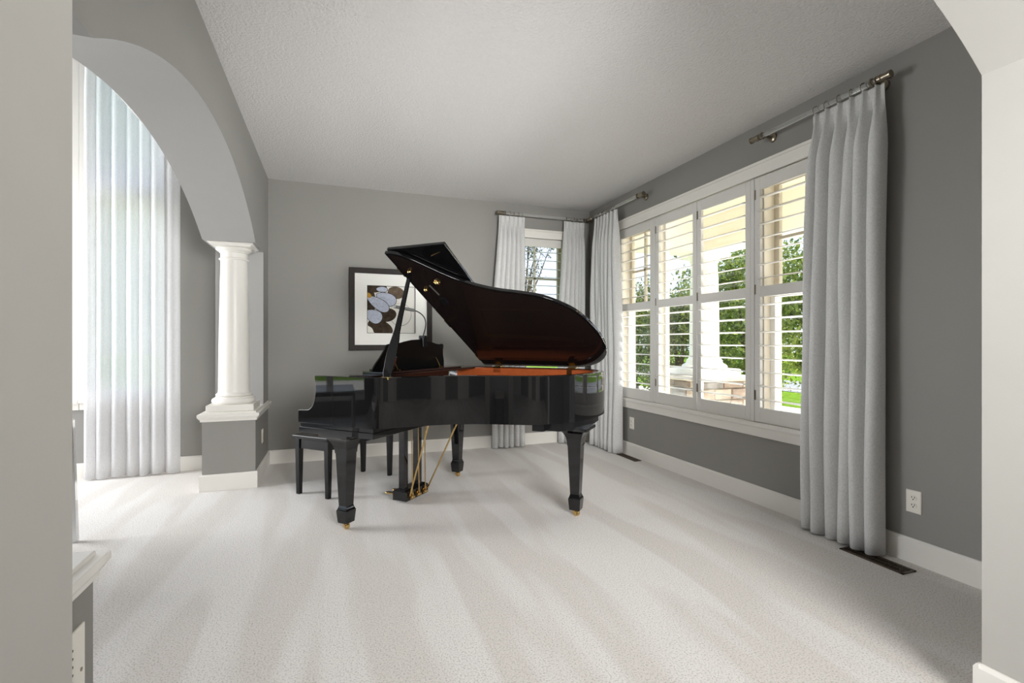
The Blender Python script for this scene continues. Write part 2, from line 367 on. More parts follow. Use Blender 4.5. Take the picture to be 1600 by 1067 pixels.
# ------------------------------------------------------------------ windows
def frame4(mb, a0, a1, z0, z1, w, fn, t0, t1):
    for (p, q, r_, s_) in ((a0, a0 + w, z0, z1), (a1 - w, a1, z0, z1), (a0 + w, a1 - w, z0, z0 + w), (a0 + w, a1 - w, z1 - w, z1)):
        fn(mb, p, q, t0, t1, r_, s_)
    return mb
fnR = lambda m, a, b, t0, t1, c, d: m.box(XR + t0, XR + t1, a, b, c, d)
fnB = lambda m, a, b, t0, t1, c, d: m.box(a, b, YB + t0, YB + t1, c, d)
def unit(win, fn, a0, a1, z0, z1, grid, mid=None):
    """one glazed unit inside a window opening: jamb lining, sashes, glass, muntins"""
    jw = 0.018 if mid is None else 0.040
    frame4(MB(), a0, a1, z0, z1, jw, fn, 0.03, 0.12 if mid is None else WT).build('window_jamb', 'jamb_cream', win, bevel=0.003)
    a0 += jw; a1 -= jw; z0 += jw; z1 -= jw
    if mid is None:
        frame4(MB(), a0, a1, z0, z1, 0.026, fn, 0.075, 0.11).build('sash', 'sash_white', win, bevel=0.003)
        g = MB(); fn(g, a0 + 0.02, a1 - 0.02, 0.092, 0.097, z0 + 0.02, z1 - 0.02); g.build('pane', 'window_glass', win); return
    for (c, d, t, sw, tall) in ((z0, mid + 0.02, 0.085, 0.042, False), (mid - 0.02, z1, 0.125, 0.042, True)):
        s_ = frame4(MB(), a0, a1, c, d, sw, fn, t, t + 0.035).build('sash', 'sash_tan' if tall else 'sash_white', win, bevel=0.003)
        g = MB(); fn(g, a0 + sw - 0.005, a1 - sw + 0.005, t + 0.015, t + 0.020, c + sw - 0.005, d - sw + 0.005); g.build('pane', 'window_glass', s_)
        if tall and grid:
            am = (a0 + a1) / 2; zm = (c + d) / 2
            g = MB(); fn(g, am - 0.011, am + 0.011, t + 0.004, t + 0.031, c + sw, d - sw); g.build('muntin', 'sash_tan', s_)
            g = MB(); fn(g, a0 + sw, a1 - sw, t + 0.004, t + 0.031, zm - 0.011, zm + 0.011); g.build('muntin', 'sash_tan', s_)
def casing(win, fn, a0, a1, z0, z1, w, names=True):
    for nm, (p, q, c, d) in (('casing', (a0 - w, a0, z0 - w, z1 + w)), ('casing', (a1, a1 + w, z0 - w, z1 + w)), ('head_casing', (a0, a1, z1, z1 + w)), ('sill', (a0, a1, z0 - w, z0))):
        g = MB(); fn(g, p, q, -0.022, 0.0, c, d)
        if nm == 'head_casing': fn(g, p, q, -0.032, -0.022, d - 0.022, d)
        if nm == 'sill': fn(g, p, q, -0.034, -0.022, d - 0.03, d - 0.004)
        g.build(nm, 'trim_white', win, bevel=0.004)
win = thing('window_1', 'wide white triple window with open shutters on the right wall', 'window', group=None); win['kind'] = 'structure'
casing(win, fnR, 2.13, 4.60, 0.59, 2.372, 0.10)
for y in (2.765, 3.945):
    g = MB(); fnR(g, y - 0.03, y + 0.03, 0.03, 0.13, 0.56, 2.40); g.build('mullion_post', 'jamb_cream', win, bevel=0.003)
unit(win, fnR, 2.14, 2.735, 0.57, 2.39, True, 1.52)
unit(win, fnR, 2.795, 3.915, 0.57, 2.39, False)
unit(win, fnR, 3.975, 4.59, 0.57, 2.39, True, 1.52)
win = thing('window_2', 'narrow white sash window on the back wall near the corner', 'window'); win['kind'] = 'structure'
casing(win, fnB, 1.84, 2.61, 0.59, 2.372, 0.10)
unit(win, fnB, 1.85, 2.60, 0.57, 2.39, True, 1.52)
for nm, W, lab in (('window_3', W3, 'tall bright window behind the white sheer curtain'), ('window_4', W4, 'tall hall window hidden beyond the doorway jamb')):
    win = thing(nm, lab, 'window'); win['kind'] = 'structure'
    g = frame4(MB(), W[0] - 0.06, W[1] + 0.06, W[2], W[3], 0.06, fnB, -0.022, 0.0)
    g.build('casing', 'trim_white', win, bevel=0.003)
    g = MB(); fnB(g, W[0] - 0.058, W[1] + 0.058, -0.05, 0.0, W[2] - 0.03, W[2]); fnB(g, W[0] - 0.058, W[1] + 0.058, -0.022, 0.0, W[2] - 0.09, W[2] - 0.03); g.build('sill', 'trim_white', win, bevel=0.004)
    for (c, d) in ((W[2], 2.40), (2.53, W[3])):
        s_ = frame4(MB(), W[0], W[1], c, d, 0.03, fnB, 0.06, 0.12).build('sash', 'sash_white', win, bevel=0.003)
        g = MB(); fnB(g, W[0] + 0.025, W[1] - 0.025, 0.085, 0.09, c + 0.025, d - 0.025); g.build('pane', 'window_glass', s_)
    g = MB(); fnB(g, W[0], W[1], 0.0, WT, 2.40, 2.53); g.build('transom', 'sash_white', win, bevel=0.003)

fnL = lambda m, a, b, t0, t1, c, d: m.box(-5.0 - t1, -5.0 - t0, a, b, c, d)
win = thing('window_5', 'low wide window on the far wall of the hall', 'window'); win['kind'] = 'structure'
frame4(MB(), 2.2, 4.3, 0.25, 2.45, 0.10, fnL, -0.02, 0.0).build('casing', 'trim_white', win, bevel=0.003)
for (p, q) in ((2.3, 3.25), (3.25, 4.2)):
    s_ = frame4(MB(), p, q, 0.35, 2.35, 0.05, fnL, 0.06, 0.11).build('sash', 'sash_white', win, bevel=0.003)
    g = MB(); fnL(g, p + 0.045, q - 0.045, 0.085, 0.09, 0.395, 2.305); g.build('pane', 'window_glass', s_)
for i_, x in enumerate((-3.6, -0.9, 1.4)):  # unseen doors added to give pale stripes in the piano's reflections
    d_ = thing('door_%d' % (i_ + 1), 'unseen white panelled door added behind the camera for lacquer reflections', 'door', (x, -4.0, 0), 0, 'added doors behind the camera'); d_['kind'] = 'structure'
    MB().box(-0.43, 0.43, 0.0, 0.035, 0.0, 2.05).build('door_leaf', 'trim_white', d_, bevel=0.003)
    for (z0, z1) in ((0.2, 0.95), (1.1, 1.9)):
        for (a, b) in ((-0.34, -0.04), (0.04, 0.34)): MB().box(a, b, 0.035, 0.045, z0, z1).build('door_panel', 'trim_white', d_, bevel=0.006)
    MB().box(-0.54, -0.43, 0.0, 0.02, 0, 2.16).box(0.43, 0.54, 0.0, 0.02, 0, 2.16).box(-0.43, 0.43, 0.0, 0.02, 2.05, 2.16).build('door_casing', 'trim_white', d_, bevel=0.003)
    MB().sphere((0.36, 0.085, 1.0), 0.028).tube([(0.36, 0.035, 1.0), (0.36, 0.08, 1.0)], 0.012, 10).build('door_knob', 'nickel', d_, smooth=True)

# ------------------------------------------------------------------ plantation shutters
def shutter(axis, a0, a1, label, stile=0.050):
    """axis 'y': on the right wall (a = y); axis 'x': on the back wall (a = x). Local x runs along the wall."""
    w = a1 - a0; z0, z1 = 0.592, 2.368
    if axis == 'y': t = thing('shutter_panel', label, 'shutter', (XR + 0.012, a1, z0), -PI / 2, 'plantation shutter panels')
    else: t = thing('shutter_panel', label, 'shutter', (a0, YB + 0.012, z0), 0, 'plantation shutter panels')
    d = 0.028; hgt = z1 - z0
    for (p, q) in ((0.002, stile), (w - stile, w - 0.002)):
        MB().box(p, q, -d / 2, d / 2, 0, hgt).build('stile', 'shutter_white', t, bevel=0.002)
    for nm, (c, e) in (('bottom_rail', (0, 0.105)), ('mid_rail', (0.908, 0.984)), ('top_rail', (hgt - 0.090, hgt))):
        MB().box(stile, w - stile, -d / 2, d / 2, c, e).build(nm, 'shutter_white', t, bevel=0.002)
    # louvers: flat elliptical slats, level
    prof = [(0.043 * math.cos(2 * PI * i / 12), 0.0055 * math.sin(2 * PI * i / 12)) for i in range(12)]
    me = MB().prism(prof, lambda a, b, s_: (s_, a, b), stile + 0.003, w - stile - 0.003).mesh('louver')
    me.materials.append(MATS['shutter_white'])
    for p in me.polygons: p.use_smooth = True
    me.set_sharp_from_angle(angle=R(50))
    for (c, e, n) in ((0.105, 0.908, 8), (0.984, hgt - 0.09, 7)):
        for i in range(n):
            o = bpy.data.objects.new('louver', me); COL.objects.link(o); o.parent = t
            o.location = (0, 0, c + (e - c) * (i + 0.62) / (n + 0.22)); o.rotation_euler = (R(9 if c > 0.5 else -2), 0, 0)
    for z in (0.16, 0.93, 1.62):
        MB().box(0.002, 0.014, -d / 2 - 0.004, -d / 2 + 0.002, z, z + 0.07).build('hinge', 'nickel', t)
    return t
shutter('y', 3.962, 4.572, 'white louvred shutter panel farthest along the wide window, beside the corner curtain')
shutter('y', 3.359, 3.928, 'white louvred shutter panel second from the room corner in the wide window')
shutter('y', 2.787, 3.357, 'white louvred shutter panel third from the room corner, in front of the porch column')
shutter('y', 2.150, 2.753, 'white louvred shutter panel nearest the camera, partly behind the long grey curtain')
for y, lab in ((3.945, 0), (2.770, 0)):
    pass
tp = struct(MB().box(XR - 0.004, XR + 0.028, 3.929, 3.961, 0.592, 2.368).build('trim_1', 'shutter_white', bevel=0.002), 'white shutter post between first and second panel', 'trim')
tp = struct(MB().box(XR - 0.004, XR + 0.028, 2.754, 2.786, 0.592, 2.368).build('trim_2', 'shutter_white', bevel=0.002), 'white shutter post between third and fourth panel', 'trim')
shutter('x', 1.862, 2.592, 'white louvred shutter panel in the narrow back window above the piano lid')

# ------------------------------------------------------------------ curtain rods
def rod(axis, a0, a1, label, acrylic=True, both=True):
    z = 2.605; off = 0.10
    t = thing('curtain_rod', label, 'curtain rod', (XR - off, a0, z) if axis == 'y' else (a0, YB - off, z), PI / 2 if axis == 'y' else 0)
    w = a1 - a0    # local x along the rod; into the wall is local -y for axis y, +y for axis x
    sgn = -1 if axis == 'y' else 1
    MB().tube([(0.05, 0, 0), (w - 0.05, 0, 0)], 0.0155, 16).build('pole', 'acrylic', t, smooth=True)
    for e, dr in ((0.0, 1), (w, -1)):
        c = MB(); X = lambda q: e + dr * q
        prof = [(0.0, 0.006), (0.0, 0.021), (0.010, 0.0215), (0.012, 0.018), (0.045, 0.018), (0.048, 0.022), (0.075, 0.022), (0.078, 0.0165), (0.082, 0.0165)]
        c.loft([[(X(q), r_ * math.cos(2 * PI * j / 18), r_ * math.sin(2 * PI * j / 18)) for j in range(18)] for q, r_ in prof])
        c.build('end_cap', 'nickel', t, smooth=True)
        b = MB().tube([(X(0.10), 0, 0), (X(0.10), sgn * (off - 0.012), -0.0)], 0.009, 12)
        b.torus((X(0.10), 0, 0), 0.0195, 0.006, 'x')
        b.loft([[(X(0.10) + r_ * math.cos(2 * PI * j / 18), sgn * yy, r_ * math.sin(2 * PI * j / 18)) for j in range(18)] for yy, r_ in ((off - 0.018, 0.020), (off - 0.012, 0.030), (off - 0.001, 0.032))])
        b.build('bracket', 'nickel', t, smooth=True)
    return t
rod('y', 1.755, 2.69, 'clear curtain rod with brushed nickel ends nearest the camera')
rod('y', 3.975, 5.06, 'clear curtain rod with nickel end on the right wall by the room corner')
rod('x', 1.675, 2.86, 'clear curtain rod with nickel ends on the back wall above the narrow window')

# ------------------------------------------------------------------ curtains
def drape(axis, top, bot, nf, label, name='pinch_pleat_curtain', zt=2.578, zb=0.012, amp=0.045, material='drape', rings=True, seed=1, off=0.10, zrod=2.605, cat='curtain', group='grey pinch pleat curtains'):
    """top/bot: (start, end) along the wall at head and hem"""
    rnd = random.Random(seed)
    sgn = 1
    t = thing(name, label, cat, (XR - off, top[0], 0) if axis == 'y' else (top[0], YB - off, 0), PI / 2 if axis == 'y' else 0, group)
    inn = 1 if axis == 'y' else -1    # local y towards the room
    nu, nv = nf * 16, 40
    ph = [0.0]
    ws = [rnd.uniform(0.65, 1.35) for _ in range(nf)]; tot = sum(ws)
    ed = [0.0]
    for w_ in ws: ed.append(ed[-1] + w_ / tot)
    am = [rnd.uniform(0.75, 1.2) for _ in range(nf + 1)]
    sk = [rnd.uniform(-0.25, 0.25) for _ in range(nf + 1)]
    vs = []
    for j in range(nv + 1):
        v = (j / nv) ** 1.6            # 0 at the head
        z = lerp(zt, zb, v)
        h = zt - z
        pin = sm(h / 0.34)             # 0 pinched, 1 free folds
        for i in range(nu + 1):
            u = i / nu
            fu = u * nf; k = min(nf - 1, int(fu)); fr = fu - k
            s_ = lerp(ed[k], ed[k + 1], fr)
            even = u
            s2 = lerp(even, s_, 0.55 + 0.45 * pin)
            a = lerp(top[0], bot[0], sm(h / 1.2)); b = lerp(top[1], bot[1], sm(h / 1.2))
            # wave: crest at fr=0.5
            c = math.cos(2 * PI * (fr - 0.5))
            free = c * am[k] + 0.18 * math.sin(3 * PI * v + sk[k] * 9) * math.sin(PI * fr)
            head = 0.75 * max(0.0, c) ** 5 - 0.25
            offn = lerp(head * 0.8, free, pin) * amp * (0.8 + 0.2 * v)
            # folds lean sideways a little (omega shape)
            side = math.sin(2 * PI * (fr - 0.5)) * amp * 0.35 * pin + sk[k] * 0.02 * v * math.sin(PI * fr)
            x = lerp(a, b, s2) - top[0] + side
            zz = z + 0.006 * math.sin(fu * 2.1 + seed) * v
            vs.append((x, inn * offn, max(zz, 0.006)))
    fs = [(j * (nu + 1) + i, j * (nu + 1) + i + 1, (j + 1) * (nu + 1) + i + 1, (j + 1) * (nu + 1) + i) for j in range(nv) for i in range(nu)]
    me = bpy.data.meshes.new('fabric'); me.from_pydata(vs, [], fs)
    o = link('fabric', me, material, t)
    for p in me.polygons: p.use_smooth = True
    so = o.modifiers.new('thickness', 'SOLIDIFY'); so.thickness = 0.003 if rings else 0.0012; so.offset = 0
    if rings:
        rm = MB().torus((0, 0, 0), 0.0255, 0.0028, 'x', 20, 6).tube([(0, 0, -0.0255), (0, 0, -0.042)], 0.002, 6).mesh('ring'); rm.materials.append(MATS['nickel'])
        for p in rm.polygons: p.use_smooth = True
        for k in range(nf):
            fr = lerp((k + 0.5) / nf, (ed[k] + ed[k + 1]) / 2, 0.55)
            x = lerp(top[0], top[1], fr) - top[0]
            r_ = bpy.data.objects.new('ring', rm); COL.objects.link(r_); r_.parent = t; r_.location = (x, 0, zrod - 0.006); r_.rotation_euler = (0, 0, R(rnd.uniform(-18, 18)))
    return t
drape('y', (1.795, 2.215), (1.815, 2.262), 6, 'long grey pinch pleat curtain nearest the camera, in front of the wide window', seed=3, amp=0.060)
drape('y', (4.455, 4.93), (4.41, 4.96), 7, 'grey pinch pleat curtain on the right wall next to the room corner', seed=8, amp=0.055)
drape('x', (1.705, 2.01), (1.635, 2.01), 6, 'grey pinch pleat curtain left of the narrow back window', seed=5, amp=0.042)
drape('x', (2.50, 2.765), (2.44, 2.765), 6, 'grey pinch pleat curtain right of the narrow back window, on the back wall', seed=12, amp=0.042)
drape('x', (-1.965, -1.315), (-2.0, -1.305), 7, 'floor length white sheer curtain over the tall hall window', 'sheer_curtain', zt=4.4, zb=0.012, amp=0.030, material='sheer', rings=False, seed=21, off=0.10, group=None)
t = thing('sheer_rod', 'thin rod carrying the white sheer high in the hall', 'curtain rod', (-2.8, YB - 0.10, 4.42))
MB().tube([(0, 0, 0), (1.6, 0, 0)], 0.012, 12).build('pole', 'nickel', t, smooth=True)
for x in (0.1, 1.5): MB().tube([(x, 0, 0), (x, 0.099, 0)], 0.007, 8).build('bracket', 'nickel', t, smooth=True)

# ------------------------------------------------------------------ pedestals and column
def pedestal(y0, y1, label, ends):
    t = thing('half_wall_pedestal', label, 'pedestal', ((XL + XL2) / 2, (y0 + y1) / 2, 0))
    hx = (XL - XL2) / 2; hy = (y1 - y0) / 2
    MB().box(-hx, hx, -hy, hy, 0, 0.555).build('body', 'wall_grey', t)
    # moulded cap in tiers; open ends overhang
    lo = -0.035 if ends[0] else 0.0; hi = 0.035 if ends[1] else 0.0
    cap = MB()
    def tier(o, z0, z1): cap.box(-hx - o, hx + o, -hy - (o if ends[0] else 0), hy + (o if ends[1] else 0), z0, z1)
    for (o0, o1, z0, z1) in ((0.012, 0.012, 0.545, 0.562), (0.016, 0.028, 0.562, 0.580), (0.030, 0.030, 0.580, 0.604), (0.006, 0.004, 0.604, 0.616)):
        e0, e1 = (1 if ends[0] else 0), (1 if ends[1] else 0)
        cap.loft([[(-hx - o, -hy - o * e0, z), (hx + o, -hy - o * e0, z), (hx + o, hy + o * e1, z), (-hx - o, hy + o * e1, z)] for o, z in ((o0, z0), (o1, z1))])
    cap.build('cap', 'trim_white', t, bevel=0.003)
    b = MB()
    base_x(b, -hy, hy, hx, 1); base_x(b, -hy, hy, -hx, -1)
    if ends[0]: base_y(b, -hx - BT, hx + BT, -hy, -1)
    if ends[1]: base_y(b, -hx - BT, hx + BT, hy, 1)
    b.build('baseboard', 'trim_white', t)
    return t
pedestal(4.42, YB - 0.001, 'grey half wall pedestal with white cap carrying the round column', (True, False))
pedestal(YF, 1.60, 'grey pedestal with white cap in the lower left foreground', (False, True))
cx, cy = (XL + XL2) / 2, 4.625
t = thing('column', 'white round tapered column on the grey half wall pedestal', 'column', (cx, cy, 0.616))
MB().box(-0.17, 0.17, -0.17, 0.17, 0.0, 0.052).build('plinth', 'trim_white', t, bevel=0.004)
prof = [(0.150, 0.052)] + [(0.146 + 0.017 * math.cos(a), 0.075 + 0.022 * math.sin(a)) for a in [R(x) for x in range(-85, 91, 20)]] + [(0.139, 0.099), (0.137, 0.108)]
prof += [(0.122 + 0.013 * math.cos(a), 0.112 + 0.011 * (1 + math.sin(a))) for a in [R(x) for x in range(-80, 91, 30)]] + [(0.120, 0.140), (0.117, 0.150)]
MB().lathe(prof, 48).build('base_torus', 'trim_white', t, smooth=True, angle=30)
zt = ZS - 0.616
MB().lathe([(0.118, 0.148)] + [(lerp(0.116, 0.099, (i / 12) ** 1.5), lerp(0.165, zt - 0.135, i / 12)) for i in range(13)], 48).build('shaft', 'trim_white', t, smooth=True)
prof = [(0.098, zt - 0.137), (0.099, zt - 0.131)] + [(0.101 + 0.010 * math.cos(a), zt - 0.122 + 0.009 * math.sin(a)) for a in [R(x) for x in range(-80, 81, 20)]] + [(0.100, zt - 0.110), (0.100, zt - 0.072), (0.108, zt - 0.068), (0.108, zt - 0.062), (0.120, zt - 0.056)]
prof += [(0.112 + 0.022 * math.cos(a), zt - 0.040 + 0.014 * math.sin(a)) for a in [R(x) for x in range(-50, 81, 20)]]
MB().lathe(prof, 48).build('necking', 'trim_white', t, smooth=True, angle=30)
MB().sq([(0.125, zt - 0.030), (0.142, zt - 0.026), (0.150, zt - 0.012), (0.163, zt - 0.008), (0.163, zt)]).build('abacus', 'trim_white', t, bevel=0.003)

# ------------------------------------------------------------------ grand piano  (local x: keyboard -> tail, local y: treble -> bass)
PA = (0.066, 3.235, 0)
piano = thing('grand_piano', 'black lacquered grand piano with raised lid in front of the window corner', 'piano', PA, -R(45))
P = lambda mb, name, m, parent=None, **k: mb.build(name, m, parent or piano, **k)
# outline from treble arm tip to bass arm tip
key = [(0.20, -0.09), (0.262, -0.085), (0.318, -0.056), (0.372, -0.006), (0.435, 0.066), (0.51, 0.152), (0.600, 0.236), (0.705, 0.306), (0.824, 0.360), (0.965, 0.402), (1.092, 0.452), (1.200, 0.545), (1.278, 0.655), (1.334, 0.825), (1.358, 1.000), (1.347, 1.165), (1.282, 1.300), (1.175, 1.388), (1.04, 1.42), (0.90, 1.42)]
def catmull(p, n):
    out = []
    for i in range(len(p) - 1):
        a, b, c, d = p[max(i - 1, 0)], p[i], p[i + 1], p[min(i + 2, len(p) - 1)]
        for j in range(n):
            t_ = j / n
            out.append(tuple(0.5 * ((2 * b[q]) + (-a[q] + c[q]) * t_ + (2 * a[q] - 5 * b[q] + 4 * c[q] - d[q]) * t_ ** 2 + (-a[q] + 3 * b[q] - 3 * c[q] + d[q]) * t_ ** 3) for q in (0, 1)))
    out.append(p[-1]); return out
curve = catmull(key, 6)
arm_x = [-0.318, -0.300, -0.270, -0.240, -0.225, -0.212, -0.200, -0.190, -0.182, -0.176, -0.172, -0.170, -0.172, -0.175, -0.1752, -0.12, -0.06, 0.0, 0.07, 0.14]
ZT, ZB = 0.963, 0.660
def arm_top(i):   # cheek profile, given by explicit (x, z)
    return [(-0.318, 0.740), (-0.300, 0.742), (-0.270, 0.743), (-0.240, 0.745), (-0.225, 0.748), (-0.212, 0.755), (-0.200, 0.766), (-0.190, 0.780), (-0.182, 0.798), (-0.176, 0.820), (-0.171, 0.845), (-0.168, 0.870), (-0.168, 0.90), (-0.172, 0.925), (-0.176, 0.945), (-0.176, ZT)][i]
cheek = [arm_top(i) for i in range(16)]
# rim side walls as extruded cheek boards + curved rim band
def offset(pl, d):
    out = []
    for i, p in enumerate(pl):
        a, b = Vector(pl[max(i - 1, 0)]), Vector(pl[min(i + 1, len(pl) - 1)])
        tdir = (b - a).normalized(); nrm = Vector((-tdir.y, tdir.x)); out.append(tuple(Vector(p) + nrm * d))
    return out
band = [(-0.02, -0.09), (0.06, -0.09), (0.13, -0.09)] + curve + [(0.7, 1.42), (0.5, 1.42), (0.3, 1.42), (0.1, 1.42), (-0.02, 1.42)]
inner = offset(band, 0.040)
rim = MB()
rings = [[(o[0], o[1], ZB), (o[0], o[1], ZT - 0.004), (o[0] * .97 + i_[0] * .03 if False else lerp(o[0], i_[0], 0.1), lerp(o[1], i_[1], 0.1), ZT), (lerp(o[0], i_[0], 0.9), lerp(o[1], i_[1], 0.9), ZT), (i_[0], i_[1], ZT - 0.004), (i_[0], i_[1], ZB)] for o, i_ in zip(band, inner)]
rim.loft(rings)
P(rim, 'rim', 'lacquer', smooth=True, angle=25)
for y0, y1 in ((-0.09, -0.05), (1.38, 1.42)):
    poly = [(-0.318, ZB)] + cheek + [(-0.02, ZT), (-0.02, ZB)]
    P(MB().prism(poly, lambda a, b, s_: (a, s_, b), y0, y1), 'cheek', 'lacquer', smooth=True, bevel=0.004, angle=25)
# arms inside the cheeks
for y0, y1 in ((-0.05, 0.045), (1.285, 1.38)):
    P(MB().prism([(-0.310, ZB)] + [(a + 0.004, b - 0.003) for a, b in cheek[:9]] + [(-0.172, ZB)], lambda a, b, s_: (a, s_, b), y0, y1), 'key_block', 'lacquer', bevel=0.003)
inn2 = offset(band, 0.0415); inn3 = offset(band, 0.062)
P(MB().loft([[(a[0], a[1], 0.70), (a[0], a[1], ZT - 0.006), (b[0], b[1], ZT - 0.012), (b[0], b[1], 0.70)] for a, b in zip(inn2[3:], inn3[3:])]), 'inner_rim', 'inner_wood', smooth=True, angle=30)
# soundboard, plate with struts, strings
inn4 = offset(band, 0.058)[4:]
sb = [(x, y) for x, y in inn4 if x > 0.20]
sb = [(0.22, -0.03)] + sb[1:] + [(0.22, 1.36)]
P(MB().prism(sb, lambda a, b, s_: (a, b, s_), 0.775, 0.785), 'soundboard', 'spruce')
pl = offset(sb, 0.03)
P(MB().prism(pl, lambda a, b, s_: (a, b, s_), 0.815, 0.827), 'iron_plate', 'plate_gold')
for (a, b) in (((0.24, 0.25), (0.62, 0.42)), ((0.24, 0.62), (1.02, 0.72)), ((0.24, 0.95), (1.22, 0.98)), ((0.24, 1.20), (1.10, 1.25))):
    P(MB().tube([(a[0], a[1], 0.845), (b[0], b[1], 0.845)], 0.016, 8), 'plate_strut', 'plate_gold', smooth=True)
st = MB()
for i in range(70):
    y = lerp(0.06, 1.30, i / 69); xe = min(1.24, 0.42 + 0.75 * (i / 69) ** 0.75)
    st.tube([(0.26, y, 0.836), (xe, y + 0.05 * (1 - i / 69), 0.836)], 0.0012, 3)
so = P(st, 'strings', 'string_steel'); so['kind'] = 'stuff'
P(MB().box(0.13, 0.25, -0.04, 1.37, 0.80, 0.845), 'pin_block', 'plate_gold', bevel=0.004)
# keybed, key slip, closed fallboard, music shelf
P(MB().box(-0.312, 0.292, -0.088, 1.418, 0.598, 0.634).box(-0.306, 0.288, -0.082, 1.412, 0.634, 0.660), 'keybed', 'lacquer', bevel=0.003)
P(MB().box(-0.296, -0.272, 0.045, 1.285, 0.660, 0.712), 'key_slip', 'lacquer', bevel=0.004)
P(MB().prism([(-0.270, 0.66), (-0.270, 0.735), (-0.255, 0.748), (-0.13, 0.765), (-0.095, 0.80), (-0.085, 0.955), (-0.06, 0.955), (-0.06, 0.66)], lambda a, b, s_: (a, s_, b), 0.045, 1.285), 'fallboard', 'lacquer', bevel=0.004)
P(MB().box(-0.085, 0.16, -0.045, 1.375, 0.944, 0.962), 'music_shelf', 'lacquer', bevel=0.003)
P(MB().box(-0.05, 0.15, 0.20, 1.15, 0.962, 0.976), 'desk_slide', 'lacquer', bevel=0.003)
# music desk: curved board leaning towards the tail
dk = [(0.225, 0.976), (0.245, 1.02), (0.283, 1.075), (0.300, 1.110), (0.308, 1.145), (0.318, 1.155), (0.340, 1.160), (0.378, 1.156), (0.43, 1.162), (0.50, 1.176), (0.58, 1.188), (0.665, 1.193)]
dk = dk + [(1.33 - a, b) for a, b in reversed(dk[:-1])]
lean = lambda z: -0.005 + (z - 0.976) * 0.30
P(MB().prism(dk, lambda a, b, s_: (lean(b) + s_, a, b), 0.0, 0.014), 'music_desk', 'desk_black', bevel=0.003)
P(MB().box(-0.035, 0.0, 0.25, 1.08, 0.976, 0.990), 'desk_ledge', 'lacquer', bevel=0.002)
for y in (0.42, 0.95):
    P(MB().tube([(0.075, y, 0.976), (0.034, y, 1.05)], 0.005, 8).box(0.066, 0.09, y - 0.012, y + 0.012, 0.975, 0.981), 'desk_prop', 'brass', smooth=True)
# lid: hinged on the bass side
TH = R(29.7); YH, ZH = 1.432, 0.970
def lidp(x, y, h):   # lid plan point -> raised position, h above the underside
    w = YH - y
    return (x, YH - w * math.cos(TH) + h * math.sin(TH), ZH + w * math.sin(TH) + h * math.cos(TH))
lo = offset([(0.13, -0.09)] + curve, -0.010)
lid = [(0.216, -0.100)] + [p for p in lo if p[0] > 0.225 and not (p[1] > 1.40)] + [(1.10, 1.424), (1.0, 1.432), (0.216, 1.432)]
lido = P(MB().prism(lid, lidp, 0.0, 0.022), 'lid', 'lacquer', bevel=0.003)
# underside panel with satin finish, slightly inset
lid_in = offset(lid[:-1], 0.02); lid_in = [(0.232, -0.078)] + [p for p in lid_in if p[0] > 0.24] + [(0.232, 1.415)]
P(MB().prism(lid_in, lidp, -0.0015, 0.0), 'underside', 'lacquer_under', lido)
P(MB().prism([(0.222, -0.100), (0.650, -0.100), (0.650, 1.425), (0.222, 1.425)], lidp, 0.030, 0.050), 'lid_flap', 'lacquer', bevel=0.004)
for y in (0.1, 0.75, 1.3):
    P(MB().prism([(0.205, y - 0.05), (0.222, y - 0.05), (0.222, y + 0.05), (0.205, y + 0.05)], lidp, 0.004, 0.045), 'fold_hinge', 'brass')
for x in (0.372, 1.03):
    h_ = MB().box(x - 0.035, x + 0.035, 1.358, 1.364, 0.915, 0.962)
    h_.tube([(x - 0.036, 1.40, 0.967), (x + 0.036, 1.40, 0.967)], 0.008, 10)
    h_.prism([(x - 0.03, 1.345), (x + 0.03, 1.345), (x + 0.03, 1.40), (x - 0.03, 1.40)], lidp, -0.006, -0.001)
    h_.box(x - 0.035, x + 0.035, 1.358, 1.40, 0.9635, 0.968)
    P(h_, 'lid_hinge', 'brass')
# prop stick
a, b = Vector((0.330, -0.012, 0.955)), Vector(lidp(0.30, 0.085, -0.012))
dr = (b - a); side = Vector((1, 0.35, 0)).normalized(); side = (side - dr.normalized() * side.dot(dr.normalized())).normalized(); nn = dr.normalized().cross(side)
def prring(t_, w, th, sh=0.0):
    c = a + dr * t_ + side * sh
    return [c - side * w - nn * th, c + side * w - nn * th, c + side * w + nn * th, c - side * w + nn * th]
P(MB().loft([prring(t_, w, th) for t_, w, th in ((0, 0.020, 0.012), (0.05, 0.028, 0.013), (0.22, 0.032, 0.013), (0.30, 0.027, 0.013), (0.42, 0.017, 0.012), (0.6, 0.014, 0.011), (0.97, 0.011, 0.010), (1.0, 0.008, 0.008))]), 'prop_stick', 'lacquer', bevel=0.003)
P(MB().box(0.303, 0.357, -0.030, 0.008, 0.948, 0.965), 'prop_hinge', 'brass', bevel=0.002)
def button(x, y, nm='lid_button'):
    c = lidp(x, y, -0.012); e = lidp(x, y, 0.0)
    P(MB().sphere(c, 0.014, 12, 8).tube([e, c], 0.016, 12), nm, 'brass', smooth=True)
button(0.295, 0.085, 'prop_cup'); button(0.30, 0.285); button(0.43, 0.215)
for dx, dy in ((0.018, 0), (-0.018, 0), (0, 0.018), (0, -0.018)):
    P(MB().sphere(lidp(0.43 + dx, 0.215 + dy, -0.006), 0.008, 8, 6), 'button_lobe', 'brass', smooth=True)
P(MB().prism([(0.345, 0.25), (0.353, 0.25), (0.365, 0.36), (0.357, 0.36)], lidp, -0.006, -0.0015), 'lid_catch', 'lamp_grey')
P(MB().prism([(0.34, 0.40), (0.385, 0.40), (0.385, 0.47), (0.34, 0.47)], lidp, -0.012, -0.0015), 'lid_stop', 'satin_black')
